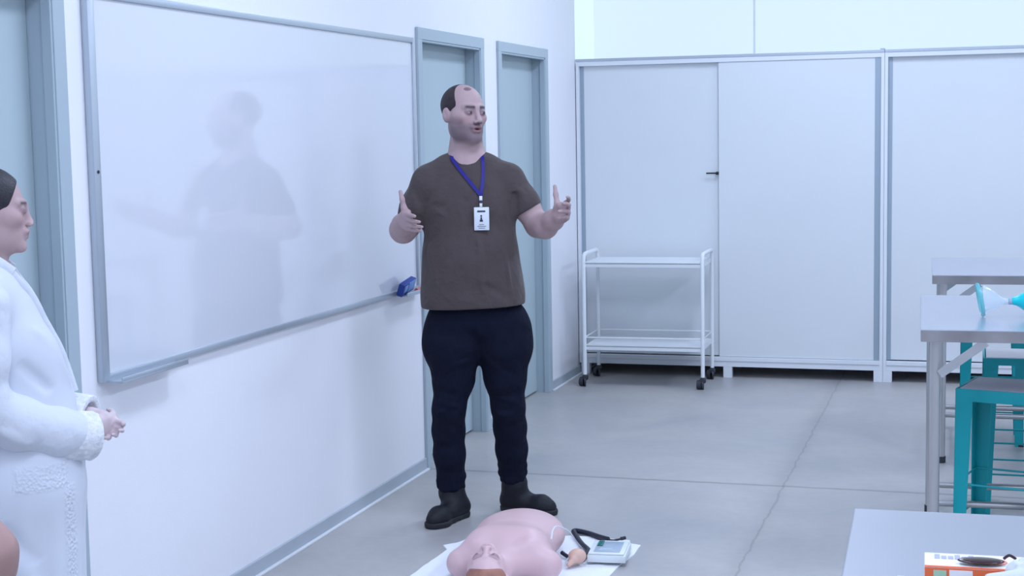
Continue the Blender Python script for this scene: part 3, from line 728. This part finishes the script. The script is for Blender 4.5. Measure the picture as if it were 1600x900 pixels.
H.ell((0, -.100, -.028), (.085, .088, .115), .012, op=1); H.half((0, .0, -.045), (0, -.5, -1), .012)
H.ell((0, .118, .03), (.045, .040, .045), .01); H.ell((0, .104, .03), (.03, .03, .03), .004)
H.fold((.02, -.075, .10), (.075, .06, .03), -.004, .008).fold((.0, -.08, .11), (.05, .09, .08), -.003, .008)
H.frame(); surf('hair', H, (-.18, -.12, 1.34), (.16, .12, 1.58), .0035, M['hairblack'], wom)
K = Sdf(); K.gain = 1.6
K.ell((.01, 0, 1.12), (.112, .158, .17), .05)
K.ell((.075, -.062, 1.075), (.082, .075, .085), .05); K.ell((.075, .062, 1.075), (.082, .075, .085), .05)
K.ell((.060, 0, .94), (.132, .155, .16), .06); K.ell((.052, 0, .78), (.146, .185, .18), .06)
K.chain([(.050, -.045, .74, .142), (.045, -.05, .40, .142)], .05); K.chain([(.050, .045, .74, .142), (.045, .05, .40, .142)], .05)
K.chain([(-.01, -.135, 1.222, .060), (-.01, -.02, 1.262, .056), (-.01, .02, 1.262, .056), (-.01, .135, 1.222, .060)], .04)
K.half((0, 0, .415), (0, 0, -1), .004)
K.ell((.01, 0, 1.335), (.058, .060, .075), .010, op=1)
KC = K
for (a, b_, am, ww) in (((.06, -.17, .74), (.05, -.19, .48), .006, .02), ((.12, -.15, .74), (.11, -.17, .45), .006, .016), ((.16, -.10, .80), (.15, -.12, .42), .005, .012),
                        ((.02, -.19, .62), (.10, -.18, .50), .007, .018), ((.0, -.19, .70), (.08, -.18, .60), -.006, .02), ((.19, -.02, .80), (.185, -.02, .42), .006, .010),
                        ((.10, -.12, 1.16), (.18, -.04, 1.0), .006, .014), ((.06, -.15, 1.08), (.13, -.12, 1.0), -.006, .014)):
    K.fold(a, b_, am, ww)
def coat_mat():
    m = mat('white_coat_with_lace', (.68, .72, .79), .85, noise=.02, nscale=12, spec=.2)
    nt = m.node_tree; b = nt.nodes['Principled BSDF']; tc = [n for n in nt.nodes if n.type == 'TEX_COORD'][0]
    sp_ = nt.nodes.new('ShaderNodeSeparateXYZ'); nt.links.new(tc.outputs['Object'], sp_.inputs[0])
    def rng(sock, lo, hi, s=.006):
        a = nt.nodes.new('ShaderNodeMapRange'); a.inputs[1].default_value = lo-s; a.inputs[2].default_value = lo+s; nt.links.new(sock, a.inputs[0])
        c = nt.nodes.new('ShaderNodeMapRange'); c.inputs[1].default_value = hi+s; c.inputs[2].default_value = hi-s; nt.links.new(sock, c.inputs[0])
        r = nt.nodes.new('ShaderNodeMath'); r.operation = 'MULTIPLY'; nt.links.new(a.outputs[0], r.inputs[0]); nt.links.new(c.outputs[0], r.inputs[1]); return r.outputs[0]
    def op(o_, a, b_): r = nt.nodes.new('ShaderNodeMath'); r.operation = o_; nt.links.new(a, r.inputs[0]); nt.links.new(b_, r.inputs[1]); return r.outputs[0]
    band = op('MULTIPLY', rng(sp_.outputs['Z'], .775, .835), rng(sp_.outputs['X'], .035, .16)); plk = op('MULTIPLY', rng(sp_.outputs['Z'], .3, .775), rng(sp_.outputs['X'], .150, .172))
    msk = op('MAXIMUM', band, plk)
    v = nt.nodes.new('ShaderNodeTexVoronoi'); v.inputs['Scale'].default_value = 120; nt.links.new(tc.outputs['Object'], v.inputs['Vector'])
    hh = op('MULTIPLY', v.outputs['Distance'], msk)
    bp = nt.nodes.new('ShaderNodeBump'); bp.inputs['Strength'].default_value = 1; bp.inputs['Distance'].default_value = .0028
    nt.links.new(hh, bp.inputs['Height']); nt.links.new(bp.outputs[0], b.inputs['Normal']); return m
surf('coat', K, (-.16, -.26, .38), (.24, .26, 1.38), .0045, coat_mat(), wom)
for s in (-1, 1):
    K = Sdf(); K.gain = 1.4; z0 = 0 if s < 0 else .015
    wr_ = (.203, -.063, .878) if s < 0 else (.205, .035, .905)
    K.chain([(-.01, s*.150, 1.215, .062), (-.025, s*.172, 1.10, .062), (-.028, s*.180, .985, .058), (.05, s*.150, .935+z0, .060), (.13, s*.110, .900+z0, .058), (*wr_, .056)], .03)
    K.cutarm(wr_, (.85, -s*.45, -.12), .12)
    for (a, b_, am, ww) in (((-.05, s*.21, 1.10), (.0, s*.22, 1.04), .007, .014), ((-.04, s*.235, 1.02), (.03, s*.20, 1.01), .009, .014), ((.0, s*.21, .99), (.06, s*.16, .985), .009, .012),
                            ((.05, s*.19, .97), (.10, s*.15, .93), -.008, .013), ((.07, s*.16, .975), (.14, s*.13, .91), .007, .010), ((.12, s*.15, .93), (.17, s*.12, .86), .006, .012), ((-.02, s*.23, .95), (.08, s*.20, .885), .006, .012)):
        K.fold(a, b_, am, ww)
    sl = surf('sleeve', K, (-.14, -.28, .76), (.30, .28, 1.32), .0045, M['coat'], wom)
    K = Sdf(); dv = unit((.85, -s*.45, -.12)); w0 = npv(wr_)
    K.cap(w0-dv*.075, w0+dv*.02, .0605, .0600, .01); K.cutarm(w0+dv*.022, dv, .14); K.cutarm(w0-dv*.07, -dv, .14)
    K.cap(w0-dv*.0, w0+dv*.05, .040, .046, .004, op=1)
    for k in range(26):
        a = rnd.uniform(0, 2*PI); p_ = w0+dv*rnd.uniform(-.06, .015)+unit(np.cross(dv, (math.cos(a), math.sin(a), .3)))*.060
        K.fold(p_, p_+npv([rnd.uniform(-.012, .012) for _ in range(3)]), .004, .006)
    surf('lace_cuff', K, (.02, -.22, .76), (.33, .20, 1.0), .0035, M['lace'], wom)
lp = MB()
def front(y, z):
    xs = np.linspace(.26, -.05, 240); d = KC(np.stack([xs, np.full(240, y), np.full(240, z)], 1)); i = np.nonzero(d < .002)[0]
    return xs[i[0]] if len(i) else .05
for s in (-1, 1):
    pts = [(front(s*y_, z_), s*y_, z_) for y_, z_ in ((.050, 1.285), (.046, 1.26), (.038, 1.235), (.028, 1.20), (.018, 1.165), (.010, 1.13), (.004, 1.09), (.002, 1.04), (.002, .98))]
    lp.tube(catmull(pts, 5), .0065, 10, flat=(.8, 1.5))
lp.tube(catmull([(front(-.05, 1.285), -.050, 1.285), (.012, -.062, 1.318), (-.045, -.04, 1.335), (-.06, 0, 1.34), (-.045, .04, 1.335), (.012, .062, 1.318), (front(.05, 1.285), .050, 1.285)]), .011, 10, flat=(.7, 1.4))
lp.build('collar', M['coat'], wom)
K = Sdf()
for s in (-1, 1): K.chain([(.035, s*.08, .62, .085), (.02, s*.08, .40, .07), (.0, s*.08, .09, .062)], .03)
K.half((0, 0, .07), (0, 0, -1)); surf('trousers', K, (-.12, -.2, .04), (.16, .2, .72), .007, M['trouser'], wom)
shoe((-.05, -.085, 0), (.18, -.085, 0), (-.0, -.08, .085), parent=wom, m=M['boxwhite']); shoe((-.05, .085, 0), (.18, .085, 0), (-.0, .08, .085), parent=wom, m=M['boxwhite'])

# ------------------------------------------------------------------ the person whose bare elbow enters the frame
pe = empty('person', (.752, 1.933, 0), .25)
tag(pe, 'person mostly outside the left edge, only a bare bent elbow in view', 'person')
PR = rz(PI/2); PT = (.0, .0, 1.52)
B = Sdf(); head(B, PR, PT, .9, False); B.cap((-.02, 0, 1.33), (0, 0, 1.45), .052, .05, .03)
B.chain([(-.01, -.14, 1.30, .05), (-.01, 0, 1.32, .06), (-.01, .14, 1.30, .05)], .04); B.ell((0, 0, 1.12), (.10, .15, .2), .05); B.ell((0, 0, .86), (.11, .155, .16), .05)
for s in (-1, 1):
    B.chain([(0, s*.08, .80, .08), (0, s*.08, .45, .052), (-.02, s*.08, .09, .036)], .03); B.cap((-.02, s*.08, .05), (.12, s*.085, .035), .034, .024, .02)
PW = lambda x, y, z: tuple(rz(-.25)@(npv((x, y, z))-npv((.74, 1.93, 0))))
B.chain([(*(-.01, -.15, 1.29), .048), (*PW(.925, 1.985, 1.10), .044), (*PW(1.018, 2.012, .955), .036), (*PW(1.016, 2.015, .925), .030), (*PW(.93, 2.12, .90), .036), (*PW(.84, 2.22, .93), .025)], .025)
hand(B, PW(.835, 2.225, .932), (-.6, .6, .2), (0, 0, 1), (-.6, -.7, 0), .85, (.5, .5, .5, .5))
B.chain([(-.01, .15, 1.29, .046), (-.03, .20, 1.03, .038), (.0, .21, .80, .025)], .025)
hand(B, (.0, .21, .795), (.1, 0, -1), (1, 0, 0), (0, -1, 0), .85, (.5, .5, .5, .5))
surf('body', B, (-.2, -.34, 0), (.44, .36, 1.70), .006, M['skin'], pe, color=lambda V: head_color(V, PR, PT, .9, (.40, .25, .23)))
H = Sdf(); H.frame(PR, PT, .9); H.ell((0, .022, .038), (.084, .104, .090), .01); H.ell((0, -.100, -.028), (.085, .088, .115), .012, op=1); H.frame()
surf('hair', H, (-.18, -.14, 1.40), (.14, .14, 1.68), .006, M['hairblack'], pe)
K = Sdf(); K.ell((0, 0, 1.13), (.12, .168, .2), .05); K.ell((0, 0, .88), (.13, .175, .2), .05); K.chain([(-.01, -.14, 1.295, .062), (-.01, 0, 1.315, .065), (-.01, .14, 1.295, .062)], .04)
K.ell((.0, 0, 1.385), (.06, .062, .05), .01, op=1); K.half((0, 0, .80), (0, 0, -1)); surf('t_shirt', K, (-.2, -.26, .74), (.2, .26, 1.42), .006, M['greyshirt'], pe)
K = Sdf()
K.ell((0, 0, .82), (.125, .165, .12), .04)
for s in (-1, 1): K.chain([(0, s*.085, .78, .092), (0, s*.08, .45, .068), (-.02, s*.08, .11, .058)], .03)
K.half((0, 0, .09), (0, 0, -1)); surf('trousers', K, (-.2, -.2, .05), (.2, .2, .95), .007, M['jeans'], pe)
shoe((-.07, -.085, 0), (.17, -.085, 0), (-.02, -.08, .105), parent=pe); shoe((-.07, .085, 0), (.17, .085, 0), (-.02, .08, .105), parent=pe)

# ------------------------------------------------------------------ things on the floor
# white cloth
cl = empty('floor_cloth', (.94, 5.2, 0)); tag(cl, 'crumpled white cloth spread on the floor under the manikin and monitor', 'cloth')
bm_ = MB(); poly = [(.60, 5.60), (.590, 5.535), (.545, 5.47), (.575, 5.43), (.560, 5.05), (.62, 4.60), (1.22, 4.60), (1.262, 5.20), (1.268, 5.37), (1.290, 5.52), (1.288, 5.655), (1.243, 5.675), (1.230, 5.72), (1.08, 5.73), (.93, 5.725), (.75, 5.64)]
def inside(x, y):
    c = False; n_ = len(poly)
    for i in range(n_):
        x1, y1 = poly[i]; x2, y2 = poly[(i+1) % n_]
        if (y1 > y) != (y2 > y) and x < (x2-x1)*(y-y1)/(y2-y1)+x1: c = not c
    return c
from mathutils import noise as mn
cb = MB(); vts = [cb.bm.verts.new((x-.94, y-5.2, .003)) for x, y in poly]; fc = cb.bm.faces.new(vts)
bmesh.ops.triangulate(cb.bm, faces=[fc])
for _ in range(5):
    bmesh.ops.subdivide_edges(cb.bm, edges=[e_ for e_ in cb.bm.edges if e_.calc_length() > .025], cuts=1, use_grid_fill=False)
    bmesh.ops.triangulate(cb.bm, faces=cb.bm.faces)
for v in cb.bm.verts:
    v.co.z = .004+.007*max(0, mn.noise(Vector((v.co.x*9, v.co.y*9, 0))))+.004*max(0, mn.noise(Vector((v.co.x*22+3, v.co.y*22, 1))))
ext = bmesh.ops.extrude_face_region(cb.bm, geom=cb.bm.faces[:])
for v in [g for g in ext['geom'] if isinstance(g, bmesh.types.BMVert)]: v.co.z = .0005
cb.build('cloth_sheet', M['cloth'], cl)

# manikin, origin on the floor between the shoulders, rotated so the feet end points away
mk_ = empty('cpr_manikin', (.905, 5.10, 0), .13); tag(mk_, 'pink armless training manikin lying face up on the white cloth', 'manikin')
MR = np.array([[-1., 0, 0], [0, 0, -1.], [0, -1., 0]]); MR = rz(.10)@rx(.10)@MR; MT = (-.022, -.212, .078); MS = .93
PK = (.70, .485, .50)
B = Sdf(); head(B, MR, MT, MS, False)
B.cap((0, -.12, .060), (0, -.02, .075), .050, .056, .03)
B.ell((0, .10, .075), (.165, .17, .080), .05); B.ell((.01, .30, .085), (.172, .235, .088), .06)
B.cap((-.075, .08, .100), (.075, .08, .100), .066, .066, .06)
B.cap((-.10, .02, .075), (-.152, .0, .060), .066, .055, .04); B.cap((.10, .02, .075), (.158, .0, .062), .066, .055, .04)
B.cap((-.09, .0, .125), (-.02, -.035, .100), .020, .014, .03); B.cap((.09, .0, .125), (.02, -.035, .100), .020, .014, .03)
B.half((0, 0, .008), (0, 0, -1), .004); B.half((0, .50, .1), (0, 1, -.15), .05)
B.fold((-.10, .20, .16), (.10, .20, .16), -.003, .02)
surf('body', B, (-.26, -.36, 0), (.26, .60, .28), .0045, M['mskin'], mk_,
     color=lambda V: head_color(V, MR, MT, MS, PK, 0, brow=(.30, .17, .17), lip=(.6, .32, .33)))
H = Sdf(); H.frame(MR, MT, MS); H.ell((0, .024, .042), (.082, .100, .088), .01); H.ell((0, -.098, -.03), (.082, .095, .118), .012, op=1)
for k in range(9): H.fold((-.07+.0175*k, -.05, .10), (-.08+.02*k, .08, .09), .004, .007)
H.frame(); surf('moulded_hair', H, (-.14, -.42, 0), (.14, -.10, .26), .0035, M['mhair'], mk_)

# monitor
mo = empty('training_monitor', (1.213, 5.447, .014), .10); tag(mo, 'small white monitor box with grey panel and green buttons on the cloth', 'monitor')
MB().b2((-.072, -.095, 0), (.072, .095, .030), .006).build('case', M['devwhite'], mo)
MB().b2((-.068, -.092, .030), (.066, .090, .036), .003).build('lid', M['devwhite'], mo)
MB().b2((-.050, -.075, .0355), (.048, .070, .0375), .001).build('panel', M['devgrey'], mo)
MB().b2((-.046, .0, .037), (-.026, .066, .042), .002).cyl((-.036, .018, .04), (-.036, .018, .0445), .007, 12).cyl((-.036, .044, .04), (-.036, .044, .0445), .007, 12).build('button_strip', M['green'], mo)
MB().b2((-.030, -.032, .037), (.016, -.028, .0385)).b2((-.034, -.050, .037), (.030, -.047, .0385)).build('panel_marks', M['devwhite'], mo)
# hose
ho = empty('connecting_hose', (1.08, 5.5, 0)); tag(ho, 'dark corrugated hose looping from the manikin past the monitor box', 'hose')
o_ = Vector((1.08, 5.5, 0)); q = lambda L_: [Vector(p)-o_ for p in L_]
MB().tube(catmull(q([(1.035, 5.42, .025), (1.06, 5.405, .016), (1.085, 5.385, .016), (1.105, 5.372, .016)])), .0075, 12).build('short_length', M['devblack'], ho)
MB().tube(catmull(q([(1.122, 5.378, .016), (1.124, 5.43, .018), (1.122, 5.485, .020), (1.082, 5.56, .018), (1.045, 5.64, .014), (1.004, 5.735, .013), (.992, 5.772, .013), (1.01, 5.775, .013), (1.06, 5.745, .014), (1.11, 5.70, .016), (1.158, 5.655, .020)])), .0105, 12, radii=None).build('long_length', M['devblack'], ho)
MB().tube(catmull(q([(1.158, 5.655, .020), (1.178, 5.652, .018), (1.20, 5.665, .020), (1.218, 5.685, .022)])), .0042, 10).tube(catmull(q([(1.206, 5.672, .021), (1.220, 5.686, .022)])), .007, 10).build('plug', M['dark'], ho)
# clear tube
tu = empty('clear_tube', (1.04, 5.3, 0)); tag(tu, 'thin clear tube looping off the shoulder of the manikin', 'tube'); o_ = Vector((1.04, 5.3, 0))
MB().tube(catmull(q([(1.058, 5.195, .135), (1.054, 5.235, .160), (1.062, 5.27, .165), (1.085, 5.34, .13), (1.092, 5.42, .07), (1.100, 5.50, .014), (1.108, 5.45, .012), (1.100, 5.41, .030), (1.085, 5.36, .032), (1.075, 5.32, .014)])), .0028, 8).build('tube_length', M['tube'], tu)
# bulb
bu = empty('squeeze_bulb', (1.118, 5.315, .012), .6); tag(bu, 'small flesh-coloured rubber bulb between the manikin and the monitor box', 'bulb')
K = Sdf(); K.ell((.008, .008, .030), (.034, .030, .028), .02); K.cap((-.015, -.012, .022), (-.036, -.022, .010), .014, .009, .012); surf('rubber_bulb', K, (-.06, -.05, -.01), (.06, .06, .075), .0025, M['bulb'], bu)
MB().cyl((.022, .03, .034), (.034, .046, .032), .010, 14).build('collar', M['devwhite'], bu)

# ------------------------------------------------------------------ things on the tables
bv = empty('resuscitation_mask', (2.54, 5.78, .9), .10); tag(bv, 'clear turquoise breathing mask with squeeze bag on the middle steel table', 'breathing mask')
zc = .063
MB().lathe([(.052, -.004), (.060, -.006), (.064, 0), (.060, .008), (.050, .010), (.046, .004), (.052, -.004)], (-.012, 0, zc), axis=(.92, 0, .18), sq=(1.0, .80)).build('cushion', M['maskteal'], bv)
MB().lathe([(.054, .004), (.048, .024), (.036, .045), (.024, .062), (.014, .074), (.012, .084)], (-.010, 0, zc), axis=(.92, 0, -.05), sq=(1, .82)).build('dome', M['maskclear'], bv)
MB().lathe([(.012, 0), (.012, .012), (.009, .014), (.009, .026)], (.072, 0, zc-.005), axis=(1, 0, 0), cap=True).build('connector', M['maskclear'], bv)
MB().lathe([(.011, 0), (.0125, .002), (.0125, .010), (.011, .012)], (.088, 0, zc-.005), axis=(1, 0, 0), cap=True).build('valve_ring', M['devgrey'], bv)
MB().lathe([(.010, 0), (.014, .004), (.017, .018), (.026, .032), (.044, .056), (.055, .085), (.058, .12), (.055, .155), (.044, .185), (.022, .205), (.016, .21)], (.098, 0, zc-.004), axis=(1, 0, 0), cap=True).build('squeeze_bag', M['bagteal'], bv)

def carton(loc, rot, label, marks=True):
    o = empty('glove_box', loc, rot); tag(o, label, 'carton')
    W_, D_, H_ = .24, .076, .07
    MB().b2((0, 0, 0), (W_, D_, H_), .001).build('carton_body', M['boxwhite'], o)
    MB().b2((.0, -.0012, .0), (W_, 0, H_-.001)).b2((.0, -.0005, H_), (W_, .006, H_+.0008)).build('orange_band', M['boxorange'], o, False)
    MB().b2((.012, -.0018, H_-.020), (.030, -.001, H_-.004)).build('green_label', M['boxgreen'], o, False)
    MB().b2((.034, -.0018, H_-.022), (.066, -.001, H_-.003)).build('white_label', M['boxwhite'], o, False)
    l = MB()
    for k in range(8): l.b2((.014+.0095*k, .044, H_), (.014+.0095*k+.0075, .044+(.022 if k in (0, 3, 5) else .015), H_+.0009))
    l.build('lilac_lettering', M['boxlilac'], o, False)
    MB().cyl((.098, .040, H_), (.098, .040, H_+.0009), .017, 24).build('salmon_disc', M['boxpink'], o, False)
    return o
carton((2.447, 2.216, .9), .035, 'orange and white carton with lilac lettering standing under the dark spectacles')
carton((2.4135, 2.085, .9), .03, 'second white carton at the bottom edge, in front of the orange and white carton')
sg = empty('spectacles', (2.53, 2.243, .9725), .08); tag(sg, 'dark brown tinted spectacles lying on the orange and white carton', 'spectacles')
for cx in (-.006, .074):
    K = Sdf(); K.ell((cx, 0, .0035), (.033, .016, .0032), .01); surf('lens', K, (cx-.045, -.03, -.004), (cx+.045, .03, .016), .0018, M['lens'], sg)
MB().tube(catmull([(.026, .006, .006), (.034, .010, .010), (.043, .006, .006)]), .0022, 8).build('bridge', M['lens'], sg)
MB().tube(catmull([(.105, .006, .006), (.11, .05, .006), (.09, .062, .004)]), .002, 8).build('temple_arm', M['lens'], sg)
gl = empty('rubber_glove', (2.59, 2.20, .97)); tag(gl, 'crumpled white rubber glove lying across the carton and spectacles', 'glove')
K = Sdf(); K.chain([(.02, -.03, .008, .010), (-.020, -.012, .008, .009), (.0, .012, .010, .008), (.04, .030, .012, .008)], .02); K.chain([(.0, -.03, .006, .012), (.06, -.02, .008, .014), (.08, .02, .012, .010)], .015)
K.cap((-.005, -.012, .014), (.05, .030, .018), .007, .006, .006); K.cap((-.015, -.035, .008), (-.055, -.045, .006), .010, .007, .008)
for k in range(14): K.fold((rnd.uniform(-.04, .07), rnd.uniform(-.04, .03), .025), (rnd.uniform(-.04, .07), rnd.uniform(-.04, .03), .025), rnd.choice((-.004, .004)), .006)
K.half((0, 0, .001), (0, 0, -1)); surf('glove_body', K, (-.09, -.08, -.004), (.12, .07, .06), .0025, M['glove'], gl)
